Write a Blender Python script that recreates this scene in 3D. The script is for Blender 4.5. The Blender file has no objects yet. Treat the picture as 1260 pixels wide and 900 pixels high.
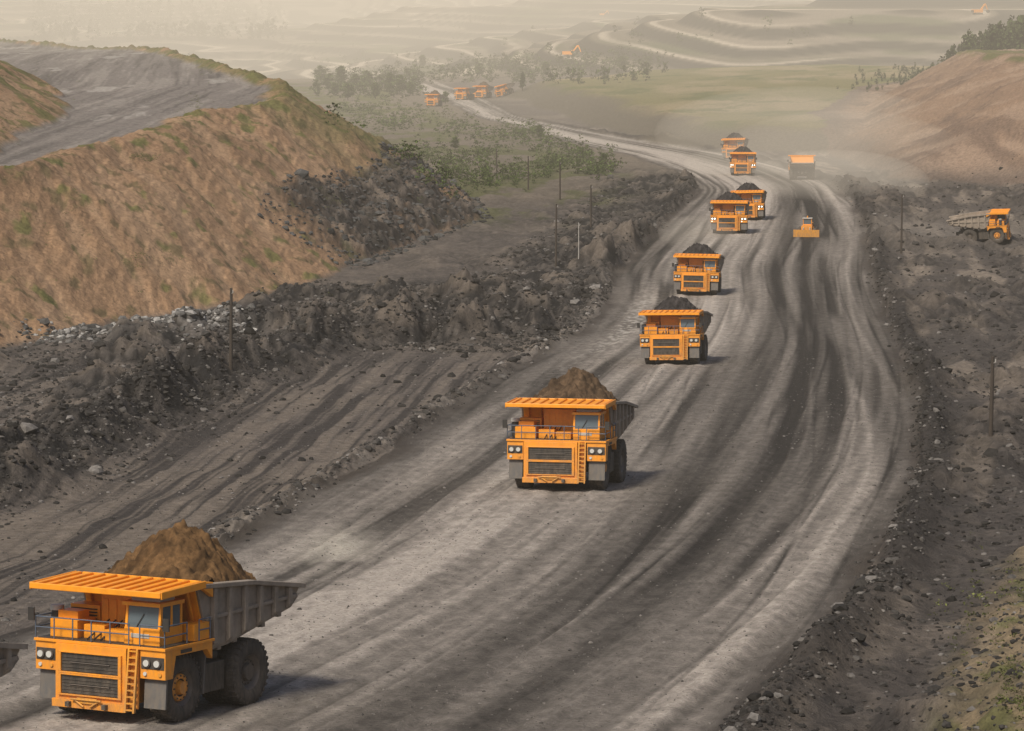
import bpy, math, random
import numpy as np
from mathutils import Vector, Matrix

random.seed(7); RNG=np.random.default_rng(7)
scene=bpy.context.scene
CAMZ=80.0; F=4200.0; PITCH=math.atan(510/4200.0)
SP,CP=math.sin(PITCH),math.cos(PITCH)

# ------------------------------------------------------------------ noise
def _tab(seed):
    r=np.random.default_rng(seed); p=r.permutation(256); return np.concatenate([p,p]), r.uniform(0,2*np.pi,256)
_T={}
def perlin(x,y,seed=0):
    if seed not in _T: _T[seed]=_tab(seed)
    p,ang=_T[seed]; gx,gy=np.cos(ang),np.sin(ang)
    xf=np.floor(x); yf=np.floor(y); xi=xf.astype(np.int64)&255; yi=yf.astype(np.int64)&255
    fx=x-xf; fy=y-yf
    def g(ix,iy,dx,dy):
        h=p[p[ix&255]+(iy&255)]; return gx[h]*dx+gy[h]*dy
    u=fx*fx*fx*(fx*(fx*6-15)+10); v=fy*fy*fy*(fy*(fy*6-15)+10)
    a=g(xi,yi,fx,fy); b=g(xi+1,yi,fx-1,fy); c=g(xi,yi+1,fx,fy-1); d=g(xi+1,yi+1,fx-1,fy-1)
    return ((a+(b-a)*u)*(1-v)+(c+(d-c)*u)*v)*1.5
def fbm(x,y,o=4,seed=0,g=.5):
    s=0;a=1;t=0
    for i in range(o):
        s=s+a*perlin(x*2**i+i*17.3,y*2**i-i*9.1,seed+i); t+=a; a*=g
    return s/t*1.4
def billow(x,y,o=4,seed=0,g=.5):
    s=0;a=1;t=0
    for i in range(o):
        s=s+a*np.abs(perlin(x*2**i+i*7.7,y*2**i+i*3.1,seed+i)); t+=a; a*=g
    return s/t*2
def ss(a,b,x):
    t=np.clip((x-a)/(b-a),0,1); return t*t*(3-2*t)
def table(pts,sig=18):
    xs=np.arange(-200,14001,2.0); p=np.array(pts,float)
    v=np.interp(xs,p[:,0],p[:,1]); 
    k=np.exp(-.5*(np.arange(-40,41)*2/sig)**2); k/=k.sum()
    vp=np.pad(v,40,mode='edge'); v=np.convolve(vp,k,'valid')
    return lambda q: np.interp(q,xs,v)
def sdist(X,Y,poly):
    P=np.array(poly,float); d=np.full(X.shape,1e18); ins=np.zeros(X.shape,bool); n=len(P)
    for i in range(n):
        a=P[i]; b=P[(i+1)%n]; e=b-a
        t=np.clip(((X-a[0])*e[0]+(Y-a[1])*e[1])/(e@e),0,1)
        d=np.minimum(d,(X-a[0]-t*e[0])**2+(Y-a[1]-t*e[1])**2)
        if a[1]!=b[1]:
            c=((a[1]>Y)!=(b[1]>Y))&(X<(b[0]-a[0])*(Y-a[1])/(b[1]-a[1])+a[0]); ins^=c
    d=np.sqrt(d); return np.where(ins,d,-d)

baseD=table([(-200,27),(60,29),(100,31.5),(155,35.4),(251,40.5),(421,50),(536,54.5),(710,58),(884,60.5),(1300,68),(1754,74),
             (3000,87),(5000,96),(6500,93),(8000,50),(10000,-60),(14000,-260)],25)
fXL=table([(-200,-100),(60,-58),(100,-48),(150,-34),(180,-27),(210,-20),(275,-12),(400,1),(460,10),(525,15.5),(605,19.5),(670,27),(870,49),(970,48),(1080,38),(1190,20),(1360,2),(1450,-14),(1700,-32),(2200,-90),(14000,-90)],14)
fXR=table([(-200,-60),(60,-14),(100,-4),(150,9),(198,20),(270,32),(330,39),(415,47.5),(495,54),(605,63),(695,72),(800,80),(900,84),(990,80),(1090,68),(1200,46),(1290,30),(1380,14),(1460,2),(1700,-14),(2200,-60),(14000,-60)],14)
fRG=table([(-200,-75),(150,-62),(200,-50),(262,-40),(330,-35),(388,-31),(440,-26),(470,-12),(500,-2),(14000,0)],10)

HILLA=[(-65,433),(-55,483),(-40,515),(-27.5,608),(-18,680),(-7,745),(-12,840),(-34,980),(-60,1150),(-110,1450),(-220,1700),(-700,1700),(-700,300),(-200,370),(-120,405)]
HILLB=[(-81,520),(-84,600),(-91,713),(-118,872),(-150,1000),(-230,1150),(-650,1150),(-650,380),(-300,400),(-120,470)]
HILLC=[(700,740),(250,820),(130,865),(101,915),(98,1080),(106,1230),(150,1500),(300,1800),(700,1800)]
HILLE=[(-5,1780),(4,1640),(29,1350),(45,1200),(58,1120),(95,1080),(130,1085),(500,1085),(500,1800),(200,2100),(60,2000)]
HILLD=[(33.6,222),(25.5,187),(17.5,150),(10,110),(0,60),(0,20),(300,20),(300,330),(90,290)]
_tr=np.random.default_rng(55)
TRACKS=[(_tr.uniform(2,39),_tr.uniform(.3,.85),_tr.choice([-1,-1,1])*_tr.uniform(.25,.6),_tr.uniform(0,99)) for _ in range(26)]
TRACKS+=[(_tr.uniform(2,39),_tr.uniform(.12,.25),_tr.choice([-1,-1,1])*_tr.uniform(.25,.5),_tr.uniform(0,99)) for _ in range(16)]

def mix(c,col,m):
    m=np.clip(m,0,1)[...,None]; return c*(1-m)+np.array(col)*m
def topD_A(Y): return np.interp(Y,[300,430,470,520,740,950,1200,1500],[35,34.6,33.9,33.3,33.2,33.2,36,43])

def terrain(X,Y,colour=False):
    X=np.asarray(X,float); Y=np.asarray(Y,float)
    D0=baseD(Y); z=-D0
    XL=fXL(Y); XR=fXR(Y)
    en=fbm(X*.06,Y*.03,3,11)
    e=np.minimum(X-XL+2.2*en, XR-X+1.5*en)
    far=ss(1250,1500,Y)
    road=ss(-1.2,1.2,e)
    dl=XL-X; dr=X-XR
    # --- left spoil tip
    dA=sdist(X,Y,HILLA)
    gul=billow((X*.9+Y*.35)*.10,(Y*.5-X*.35)*.03,2,31)
    dAn=dA+3.2*fbm(X*.03,Y*.014,2,21)-1.3*gul+.5*fbm(X*.25,Y*.12,2,25)+.6
    zpA=-topD_A(Y)
    slA=.62
    hA=np.maximum(dAn,0)*slA*(1+.08*fbm(X*.05,Y*.03,2,41))
    zA=z+hA
    crestd=(zpA-z)/slA
    berm=np.interp(Y,[430,600,760,1100],[.8,1.0,2.0,2.2])*np.exp(-((dAn-crestd-3)/3.0)**2)*(.8+.5*fbm(X*.1,Y*.04,3,61))
    k=1.0
    zA2=-k*np.log(np.exp(-np.clip(zA-zpA,-60,60)/k)+1)+zpA + 0
    zA2=np.where(zA-zpA>50,zpA,zA2)+berm
    inA=ss(-.5,1.5,dAn)
    z=np.where(dAn>0,np.maximum(z,zA2),z)
    onplat=ss(crestd+5,crestd+8,dAn)
    slopeA=inA*(1-onplat)
    # --- upper tip left
    dB=sdist(X,Y,HILLB)+3*fbm(X*.04,Y*.02,2,71)-1.2*gul
    z=z+np.minimum(np.maximum(dB,0)*.5,15+2*fbm(X*.03,Y*.02,3,72))
    inB=ss(0,2,dB)
    # --- green field shoulder
    dE=sdist(X,Y,HILLE)+6*fbm(X*.02,Y*.01,3,81)
    hE=np.where(dE<22,np.maximum(dE,0)*.33,7.3+.04*(dE-22)); hE=np.where(dE>340,20,hE)
    z=z+hE*1.0
    inE=ss(0,3,dE)
    # --- right tip
    dC=sdist(X,Y,HILLC)+4*fbm(X*.03,Y*.015,3,91)-1.8*gul
    zc=-np.interp(Y,[800,900,1000,1220,1600,2000],[32,31,31,36,46,55])+1.2*fbm(X*.03,Y*.02,3,92)
    zC=-D0+np.maximum(dC,0)*.56
    zC=np.minimum(zC,zc)
    z=np.where(dC>0,np.maximum(z,zC),z)
    inC=ss(0,2,dC); topC=ss(-1.5,-.2,zC-zc)*inC
    # --- near right slope
    dDn=sdist(X,Y,HILLD)+2*fbm(X*.08,Y*.05,3,95)
    z=z+np.minimum(np.maximum(dDn,0)*.38,14)
    inD=ss(-1,3,dDn)
    hill=np.clip(inA+inB+inC+inE*.9+inD*.7,0,1)
    # --- rubble
    rx=fRG(Y)
    wob=3*fbm(X*.02,Y*.03,2,101)
    ridge=np.exp(-((X-rx+wob)/4.6)**2)*ss(120,200,Y)*(1-ss(455,500,Y))
    z2=ss(1,5,dl)*ss(418,455,Y)*(1-ss(530,575,Y))*ss(-48,-32,X)*(.25+1.0*ss(-.15,.3,fbm(X*.05,Y*.035,2,111)))
    z3=ss(0,3,dl)*np.exp(-np.maximum(dl-4,0)/16)*ss(500,560,Y)*(1-ss(900,1000,Y))*(.45+.6*ss(-.2,.3,fbm(X*.05,Y*.02,2,112)))
    lit=ss(3,9,rx-X)*(1-ss(430,500,Y))*(.06+.62*ss(.0,.35,fbm(X*.045,Y*.03,2,121)))
    rgt=ss(0,3,dr)*(.20+.45*ss(-.1,.4,fbm(X*.04+5,Y*.025,3,131)))*(1-ss(900,1000,Y))
    gen=.10*ss(0,3,dl)*ss(380,450,Y)
    A=np.clip(ridge+z2+z3+lit+rgt+gen,0,1.2)*(1-road)*(1-np.clip(hill,0,1)*.93)*(1-far)
    ddump=slopeA*ss(590,640,Y+.8*(X+30))*(1-ss(17,23,dAn+4*en))*(1-ss(830,900,Y))
    A2=ddump*.9
    b=billow(X*.10,Y*.042,3,141,.42)
    b2=billow(X*.5,Y*.24,3,151,.5)
    z=z+A*(4.4*(b-.22)+.70*(b2-.3))+A2*(2.6*(b-.3)+.7*b2)
    z=z+ridge*1.7*(1-road)+ss(0,1,dr)*1.1*np.exp(-((dr-2.2)/1.6)**2)*(1-far)*(.4+b)*(1-inD*.5)
    z=z+ss(0,1,dl)*.6*np.exp(-((dl-1.8)/1.3)**2)*(.3+b2)*ss(200,230,Y)*(1-ss(900,950,Y))
    pile=np.exp(-(((X+44)/7)**2+((Y-463)/14)**2))+.7*np.exp(-(((X+56)/5)**2+((Y-446)/8)**2))
    z=z+pile*(1.5+.9*b2)*(1-inA*.7)
    lat=(X-XL)/(XR-XL)*40
    tk=np.zeros(X.shape)
    for (tcn,tw,ta,tph) in TRACKS:
        cc_=tcn+2.2*np.sin(Y*.006+tph)+1.1*np.sin(Y*.017+tph*3)
        for o_ in(-1.9,1.9):
            tk=tk+ta*np.exp(-((lat-cc_-o_)/tw)**2)
    z=z+road*(.12*fbm(lat*.7,Y*.008,3,171)+.03*perlin(X*.5,Y*.4,172)+.11*tk)
    z=z+(1-road)*.35*fbm(X*.12,Y*.07,3,181)*(1-far)+slopeA*.45*(b2-.3)+(inC+inB*.6)*.4*(b2-.3)+inD*.4*(b2-.3)
    # far open-pit terraces
    fp=ss(1900,2600,Y)
    hn=85*fbm(X*.0012+3,Y*.00045,4,191,.45)
    q=hn/9.; qf=np.floor(q); fr=q-qf; terr=(qf+ss(.55,.95,fr))*9
    z=z+fp*terr*.85*(1-ss(5200,6500,Y)*.4)
    z=z+ss(5500,8000,Y)*160*(fbm(X*.00035,Y*.0004,4,201)+.1)
    if not colour: return z+CAMZ
    # ---------------------------------------------------------------- albedo
    n1=fbm(X*.03,Y*.015,4,211); n2=fbm(X*.25,Y*.13,4,221); n3=fbm(X*1.1,Y*.5,2,231)
    c=np.zeros(X.shape+(3,))+np.array((.125,.107,.094))
    c=mix(c,(.20,.167,.135),ss(-.1,.5,n1+.3*n2)*.6)
    lat2=(X-XL)
    s2=fbm((lat2+.06*Y)*.45,Y*.008+lat2*.01,4,241)+.5*fbm((lat2+.06*Y)*1.8,Y*.02,3,251)
    bench=ss(0,2,dl)*(1-ss(400,450,Y))
    c=mix(c,(.055,.048,.044),bench*ss(-.15,.35,s2)); c=mix(c,(.185,.155,.128),bench*ss(.05,.5,-s2)*.7)
    rg=ss(0,2,dr)*(1-far)
    sr=fbm((X-XR)*.18,Y*.02,4,261)
    c=mix(c,(.078,.068,.062),rg*.85); c=mix(c,(.27,.225,.182),rg*ss(.0,.45,sr)*.85)
    mid=ss(0,4,dl)*ss(760,860,Y)
    c=mix(c,(.17,.14,.105),mid*.7)
    grn=ss(-.1,.2,fbm(X*.05,Y*.014,5,271,.6)+.0)*ss(10,22,dl)*ss(690,780,Y)*(1-ss(1900,2300,Y))
    c=mix(c,(.10,.108,.036),grn*.85)
    # coal & rubble
    rub=np.clip(A*1.9,0,1)
    cc=np.zeros(X.shape+(3,))+np.array((.021,.020,.020))
    cc=mix(cc,(.085,.075,.068),ss(.3,.9,b2+.6*n2)*.85); cc=mix(cc,(.18,.148,.12),ss(.6,1.15,b+.6*n2)*.55)  # warm highlights painted into the colour of the heap tops
    cc=mix(cc,(.016,.015,.015),(1-ss(.08,.26,b))*.8)  # hollows between heaps painted darker
    leftside=ss(-2,2,dl)
    rub_c=rub*np.where(leftside>.5,1,.62)
    c=c*(1-rub_c[...,None])+cc*rub_c[...,None]
    c=mix(c,(.038,.034,.032),(1-road)*ss(0,1,dr)*np.exp(-((dr-2.2)/2.2)**2)*.85*(1-far))
    # road
    base=np.interp((X-XL)/(XR-XL)+.02*perlin(X*.05,Y*.006,281),[0,.06,.15,.28,.42,.52,.58,.63,.69,.74,.79,.88,.95,1],
                   [.13,.18,.23,.27,.27,.225,.145,.075,.145,.065,.11,.155,.175,.11])
    s=fbm(lat*.35,Y*.003,3,291)+.3*fbm(lat*1.5,Y*.008,3,301,.6)
    big=fbm(lat*.07,Y*.007,3,305)
    rr=base*(1+.42*s+.40*big)*(1+.85*np.clip(tk,-.85,.6)*ss(-.5,.3,fbm(lat*.15,Y*.01,2,303)+.1))
    rr=rr*(1+.20*n3+.12*n2)
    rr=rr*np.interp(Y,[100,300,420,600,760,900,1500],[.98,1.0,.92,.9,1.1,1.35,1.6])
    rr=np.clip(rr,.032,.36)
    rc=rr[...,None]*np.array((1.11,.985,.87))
    wp=np.exp(-(((X+11.5)/2.2)**2+((Y-222)/9)**2))*ss(-.2,.3,n2+.4)
    rc=mix(rc,(.46,.42,.36),wp*.9)
    wp2=np.exp(-(((lat-5)/1.6)**2+((Y-480)/60)**2))*ss(0,.4,n3+n2)
    rc=mix(rc,(.40,.37,.33),wp2)
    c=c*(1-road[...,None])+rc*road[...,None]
    eb=np.exp(-((dl-1.2)/1.3)**2)*ss(200,240,Y)*(1-ss(560,640,Y))*ss(-.1,.3,n2+.2)
    c=mix(c,(.22,.195,.17),eb*.6)
    c=mix(c,(.18,.17,.16),np.clip(pile,0,1)*ss(.2,.6,b2)*.9)
    ap=ss(0,4,dr)*np.exp(-((Y-700)/45)**2)*(1-rub*.3)
    c=mix(c,(.17,.15,.13),ap*.8)
    # brown tip
    hb=np.zeros(X.shape+(3,))+np.array((.30,.188,.110))
    hb=mix(hb,(.18,.112,.066),ss(-.1,.5,n1+.5*n2)*.75)
    hb=mix(hb,(.40,.27,.17),ss(.3,.8,gul+.4*n2)*.5)
    hb=mix(hb,(.09,.08,.035),ss(.25,.5,fbm(X*.3,Y*.16,4,311)+.12*ss(crestd-8,crestd,dAn)+.15*n1)*.65)
    hb=mix(hb,(.10,.12,.03),ss(.36,.58,fbm(X*.16,Y*.08,4,312)+.34*ss(crestd-6,crestd,dAn)*ss(500,700,Y))*.7)
    c=c*(1-slopeA[...,None])+hb*slopeA[...,None]
    dd_=np.clip(ddump*ss(-.9,-.45,n1+n2*.5),0,1)
    c=c*(1-dd_[...,None]*.96)+cc*1.1*dd_[...,None]*.96
    ge=slopeA*ss(690,760,Y)*ss(-.3,.2,n1+.1)*ss(14,22,dAn)
    c=mix(c,(.12,.125,.042),ge*.65)
    pl=inA*onplat
    pc=np.zeros(X.shape+(3,))+np.array((.20,.178,.162))
    sx_=X-.02*Y+.11*np.maximum(Y-850,0)
    ps=fbm(sx_*.2,Y*.004,4,321)+.5*fbm(sx_*.8,Y*.01,3,325)
    pc=mix(pc,(.115,.103,.094),ss(.0,.6,ps)*.8); pc=mix(pc,(.30,.27,.24),ss(.15,.55,-ps+.5*n1)*.6)
    pud=ss(.30,.48,fbm(X*.07,Y*.014,5,327,.6)); pc=mix(pc,(.40,.37,.335),pud*.6)
    c=c*(1-pl[...,None])+pc*pl[...,None]
    hbb=mix(hb,(.12,.105,.045),ss(-.1,.4,n1)*.6)
    c=c*(1-inB[...,None])+hbb*inB[...,None]
    # field
    fe=np.zeros(X.shape+(3,))+np.array((.165,.148,.062))
    fe=mix(fe,(.27,.215,.125),ss(-.15,.35,fbm(X*.02,Y*.005,4,331))*.85); fe=mix(fe,(.08,.10,.03),ss(.1,.5,n1+.3*n2)*.7)
    edge=1-ss(14,30,dE+6*n1)
    fe=mix(fe,(.11,.095,.072),edge)
    c=c*(1-inE[...,None])+fe*inE[...,None]
    hc=np.zeros(X.shape+(3,))+np.array((.26,.175,.12))
    hc=mix(hc,(.15,.105,.08),ss(-.2,.5,n1+.4*n2)*.8); hc=mix(hc,(.36,.26,.19),ss(.4,.8,gul)*.5)
    hc=mix(hc,(.13,.13,.05),topC*ss(-.3,.2,n1)*.9)
    hc=mix(hc,(.08,.07,.065),(1-ss(4,14,dC+5*n1))*.6)
    c=c*(1-inC[...,None])+hc*inC[...,None]
    hd=np.zeros(X.shape+(3,))+np.array((.24,.185,.115))
    hd=mix(hd,(.13,.11,.07),ss(-.1,.3,n2)*.8); hd=mix(hd,(.11,.12,.035),ss(.1,.4,fbm(X*.3,Y*.15,4,341))*.7)
    c=c*(1-inD[...,None]*.9)+hd*inD[...,None]*.9
    # far pit benches
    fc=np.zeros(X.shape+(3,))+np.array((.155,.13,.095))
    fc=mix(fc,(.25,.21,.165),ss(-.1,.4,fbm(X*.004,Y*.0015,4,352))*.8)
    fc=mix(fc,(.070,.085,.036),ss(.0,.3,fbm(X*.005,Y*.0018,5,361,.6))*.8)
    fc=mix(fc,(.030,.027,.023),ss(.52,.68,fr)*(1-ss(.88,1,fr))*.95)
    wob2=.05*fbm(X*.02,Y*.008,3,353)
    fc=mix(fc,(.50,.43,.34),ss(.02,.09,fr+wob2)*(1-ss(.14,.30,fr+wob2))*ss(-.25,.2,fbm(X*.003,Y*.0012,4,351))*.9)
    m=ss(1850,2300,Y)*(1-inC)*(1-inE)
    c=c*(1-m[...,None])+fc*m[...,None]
    c=c*(1+.10*n3[...,None])
    return z+CAMZ, np.clip(c,.01,.8), road

def rays(us,vs):
    us=np.asarray(us,float); vs=np.asarray(vs,float)
    kx=(us-630)/F; ky=(450-vs)/F
    dx=kx; dy=CP+SP*ky; dz=-SP+CP*ky
    return dx/dy, dz/dy
def hits(us,vs,n=1000):
    """ground points along surveyed sight lines"""
    a,b=rays(us,vs); Ys=np.exp(np.linspace(math.log(110),math.log(9000),n))
    X=a[:,None]*Ys; Zr=CAMZ+b[:,None]*Ys
    Z=terrain(X,np.broadcast_to(Ys,X.shape)); dd=Zr-Z
    i=np.argmax(dd<0,axis=1); i=np.where((dd<0).any(axis=1),np.maximum(i,1),len(Ys)-1)
    r=np.arange(len(i)); d0=dd[r,i-1]; d1=dd[r,i]; t=np.clip(d0/(d0-d1+1e-9),0,1)
    Y=Ys[i-1]+(Ys[i]-Ys[i-1])*t; Xh=a*Y
    return np.stack([Xh,Y,terrain(Xh,Y)],1)
def hit(u,v): return hits([u],[v])[0]

# ------------------------------------------------------------------ materials
def mat_new(name):
    m=bpy.data.materials.new(name); m.use_nodes=True; nt=m.node_tree
    return m,nt,nt.nodes['Principled BSDF']
def simple(name,col,rough=.6,metal=0,dust=0.0,nscale=1.2,var=.25,bump=0.0,em=None):
    m,nt,b=mat_new(name); N=nt.nodes; L=nt.links
    tc=N.new('ShaderNodeTexCoord'); no=N.new('ShaderNodeTexNoise'); no.inputs['Scale'].default_value=nscale; no.inputs['Detail'].default_value=6
    no.inputs['Roughness'].default_value=.65
    L.new(tc.outputs['Object'],no.inputs['Vector'])
    r=N.new('ShaderNodeValToRGB'); r.color_ramp.elements[0].position=.3; r.color_ramp.elements[1].position=.72
    r.color_ramp.elements[0].color=(col[0]*(1-var),col[1]*(1-var),col[2]*(1-var),1); r.color_ramp.elements[1].color=(*col,1)
    L.new(no.outputs['Fac'],r.inputs['Fac']); out=r.outputs['Color']
    if dust>0:
        sep=N.new('ShaderNodeSeparateXYZ'); L.new(tc.outputs['Object'],sep.inputs[0])
        mr=N.new('ShaderNodeMapRange'); mr.inputs['From Min'].default_value=5.0; mr.inputs['From Max'].default_value=.5
        mr.inputs['To Min'].default_value=.16; mr.inputs['To Max'].default_value=1.0; L.new(sep.outputs['Z'],mr.inputs['Value'])
        mp=N.new('ShaderNodeMapping'); mp.inputs['Scale'].default_value=(1.6,1.6,.55); L.new(tc.outputs['Object'],mp.inputs['Vector'])
        n2=N.new('ShaderNodeTexNoise'); n2.inputs['Scale'].default_value=2.2; n2.inputs['Detail'].default_value=7; n2.inputs['Roughness'].default_value=.7; L.new(mp.outputs[0],n2.inputs['Vector'])
        pw=N.new('ShaderNodeMapRange'); pw.inputs['From Min'].default_value=.35; pw.inputs['From Max'].default_value=.7; pw.inputs['To Min'].default_value=.15; pw.inputs['To Max'].default_value=1.0; L.new(n2.outputs['Fac'],pw.inputs['Value'])
        mm=N.new('ShaderNodeMath'); mm.operation='MULTIPLY'; L.new(mr.outputs[0],mm.inputs[0]); L.new(pw.outputs[0],mm.inputs[1])
        m2=N.new('ShaderNodeMath'); m2.operation='MULTIPLY'; m2.inputs[1].default_value=dust*1.8; m2.use_clamp=True; L.new(mm.outputs[0],m2.inputs[0])
        mx=N.new('ShaderNodeMix'); mx.data_type='RGBA'; L.new(m2.outputs[0],mx.inputs['Factor']); L.new(out,mx.inputs[6]); mx.inputs[7].default_value=(.20,.16,.12,1)
        out=mx.outputs[2]
    L.new(out,b.inputs['Base Color']); b.inputs['Roughness'].default_value=rough; b.inputs['Metallic'].default_value=metal
    if bump>0:
        bp=N.new('ShaderNodeBump'); bp.inputs['Strength'].default_value=bump; bp.inputs['Distance'].default_value=.1
        L.new(no.outputs['Fac'],bp.inputs['Height']); L.new(bp.outputs[0],b.inputs['Normal'])
    if em: b.inputs['Emission Color'].default_value=(1,.93,.8,1); b.inputs['Emission Strength'].default_value=em
    return m
M_OR=simple('orange_paint',(.95,.35,.010),.45,0,.42,1.5,.22)
M_DK=simple('dark_chassis_metal',(.028,.027,.026),.6,.2,.4)
M_BED=simple('worn_steel_bed',(.36,.30,.24),.6,0,.42,1.0,.5)
M_TY=simple('tyre_rubber',(.026,.025,.025),.85,0,.36,2.0,.3)
M_GL=simple('cab_glass',(.10,.13,.15),.08,.0,0,1,.2)
M_LT=simple('headlamp_glass',(.55,.55,.52),.15,0,0,1,.1)
M_LTON=simple('lit_headlamp',(.9,.9,.85),.2,0,0,1,.1,0,2.5)
M_RL=simple('railing_paint',(.09,.12,.17),.5,0,.2)
M_YE=simple('ladder_yellow',(.80,.34,.02),.5,0,.4)
M_WH=simple('white_panel',(.50,.48,.44),.5,0,.4)
M_MUD=simple('mudguard_rubber',(.10,.105,.11),.7,0,.5)
M_HUB=simple('rim_steel',(.09,.08,.075),.55,.3,.4)
TM=[M_OR,M_DK,M_BED,M_TY,M_GL,M_LT,M_RL,M_YE,M_WH,M_MUD,M_HUB]
OR,DK,BED,TY,GL,LT,RL,YE,WH,MUD,HUB=range(11)

def attr_mat(name,rough=.95,fine=2.0,amp=.5,bump=.6,bdist=.25,track=False,det=6):
    m,nt,b=mat_new(name); N=nt.nodes; L=nt.links
    at=N.new('ShaderNodeAttribute'); at.attribute_name='Col'
    tc=N.new('ShaderNodeTexCoord')
    n=N.new('ShaderNodeTexNoise'); n.inputs['Scale'].default_value=fine; n.inputs['Detail'].default_value=det; n.inputs['Roughness'].default_value=.74
    L.new(tc.outputs['Object'],n.inputs['Vector'])
    mr=N.new('ShaderNodeMapRange'); mr.inputs['From Min'].default_value=.3; mr.inputs['From Max'].default_value=.7
    mr.inputs['To Min'].default_value=1-amp; mr.inputs['To Max'].default_value=1+amp; L.new(n.outputs['Fac'],mr.inputs['Value'])
    vm=N.new('ShaderNodeVectorMath'); vm.operation='SCALE'; L.new(at.outputs['Color'],vm.inputs[0]); L.new(mr.outputs[0],vm.inputs['Scale'])
    out=vm.outputs[0]
    hgt=n.outputs['Fac']
    bp=N.new('ShaderNodeBump'); bp.inputs['Strength'].default_value=bump; bp.inputs['Distance'].default_value=bdist
    if track:
        a2=N.new('ShaderNodeAttribute'); a2.attribute_name='track'
        rd=N.new('ShaderNodeSeparateXYZ'); L.new(a2.outputs['Vector'],rd.inputs[0])
        sc=N.new('ShaderNodeMath'); sc.operation='MULTIPLY_ADD'; sc.inputs[1].default_value=2.2; sc.inputs[2].default_value=fine; L.new(rd.outputs['Z'],sc.inputs[0]); L.new(sc.outputs[0],n.inputs['Scale'])
        bs=N.new('ShaderNodeMath'); bs.operation='MULTIPLY_ADD'; bs.inputs[1].default_value=-.35; bs.inputs[2].default_value=bump; L.new(rd.outputs['Z'],bs.inputs[0]); L.new(bs.outputs[0],bp.inputs['Strength'])
    L.new(out,b.inputs['Base Color']); b.inputs['Roughness'].default_value=rough; b.inputs['Specular IOR Level'].default_value=.15
    L.new(hgt,bp.inputs['Height']); L.new(bp.outputs[0],b.inputs['Normal'])
    return m
M_GROUND=attr_mat('mine_ground',.95,1.1,.38,.95,.6,True)
M_ROCK=attr_mat('broken_rock',.9,3,.35,.5,.1,det=3)
M_LEAF=attr_mat('foliage',.8,1,.2,0.0,.1,det=1)

# ------------------------------------------------------------------ terrain mesh
def np_mesh(name,V,Fq,cols=None,extra=None,mats=(),smooth=True,link=True):
    me=bpy.data.meshes.new(name); nv=len(V); nf=len(Fq); k=Fq.shape[1]
    me.vertices.add(nv); me.vertices.foreach_set('co',V.astype(np.float32).ravel())
    me.loops.add(nf*k); me.loops.foreach_set('vertex_index',Fq.astype(np.int32).ravel())
    me.polygons.add(nf); me.polygons.foreach_set('loop_start',np.arange(0,nf*k,k,dtype=np.int32))
    try: me.polygons.foreach_set('loop_total',np.full(nf,k,dtype=np.int32))
    except Exception: pass
    if cols is not None:
        a=me.attributes.new('Col','FLOAT_COLOR','POINT'); cc=np.ones((nv,4),np.float32); cc[:,:3]=cols; a.data.foreach_set('color',cc.ravel())
    if extra is not None:
        a=me.attributes.new('track','FLOAT_VECTOR','POINT'); a.data.foreach_set('vector',extra.astype(np.float32).ravel())
    for m in mats: me.materials.append(m)
    me.update(calc_edges=True)
    me.polygons.foreach_set('use_smooth',np.full(nf,smooth,dtype=bool)); me.update()
    ob=bpy.data.objects.new(name,me)
    if link: scene.collection.objects.link(ob)
    return ob
tc_=np.concatenate([np.linspace(-.50,-.175,90,endpoint=False),np.linspace(-.175,.175,960,endpoint=False),np.linspace(.175,.50,90)])
yr=np.concatenate([np.exp(np.linspace(math.log(40),math.log(135),40,endpoint=False)),np.exp(np.linspace(math.log(135),math.log(1300),1080,endpoint=False)),np.exp(np.linspace(math.log(1300),math.log(13500),380))])
T,YY=np.meshgrid(tc_,yr); XX=T*YY
Zt=np.empty_like(XX); Ct=np.empty(XX.shape+(3,)); Rt=np.empty_like(XX)
for i in range(0,len(yr),60):
    s_=slice(i,i+60); Zt[s_],Ct[s_],Rt[s_]=terrain(XX[s_],YY[s_],True)
nr,nc=XX.shape
idx=np.arange(nr*nc).reshape(nr,nc)
Fq=np.stack([idx[:-1,:-1],idx[:-1,1:],idx[1:,1:],idx[1:,:-1]],-1).reshape(-1,4)
lat=(XX-fXL(YY))/(fXR(YY)-fXL(YY))*40
np_mesh('terrain_ground',np.stack([XX,YY,Zt],-1).reshape(-1,3),Fq,Ct.reshape(-1,3),np.stack([lat,YY,Rt],-1).reshape(-1,3),[M_GROUND])

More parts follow.
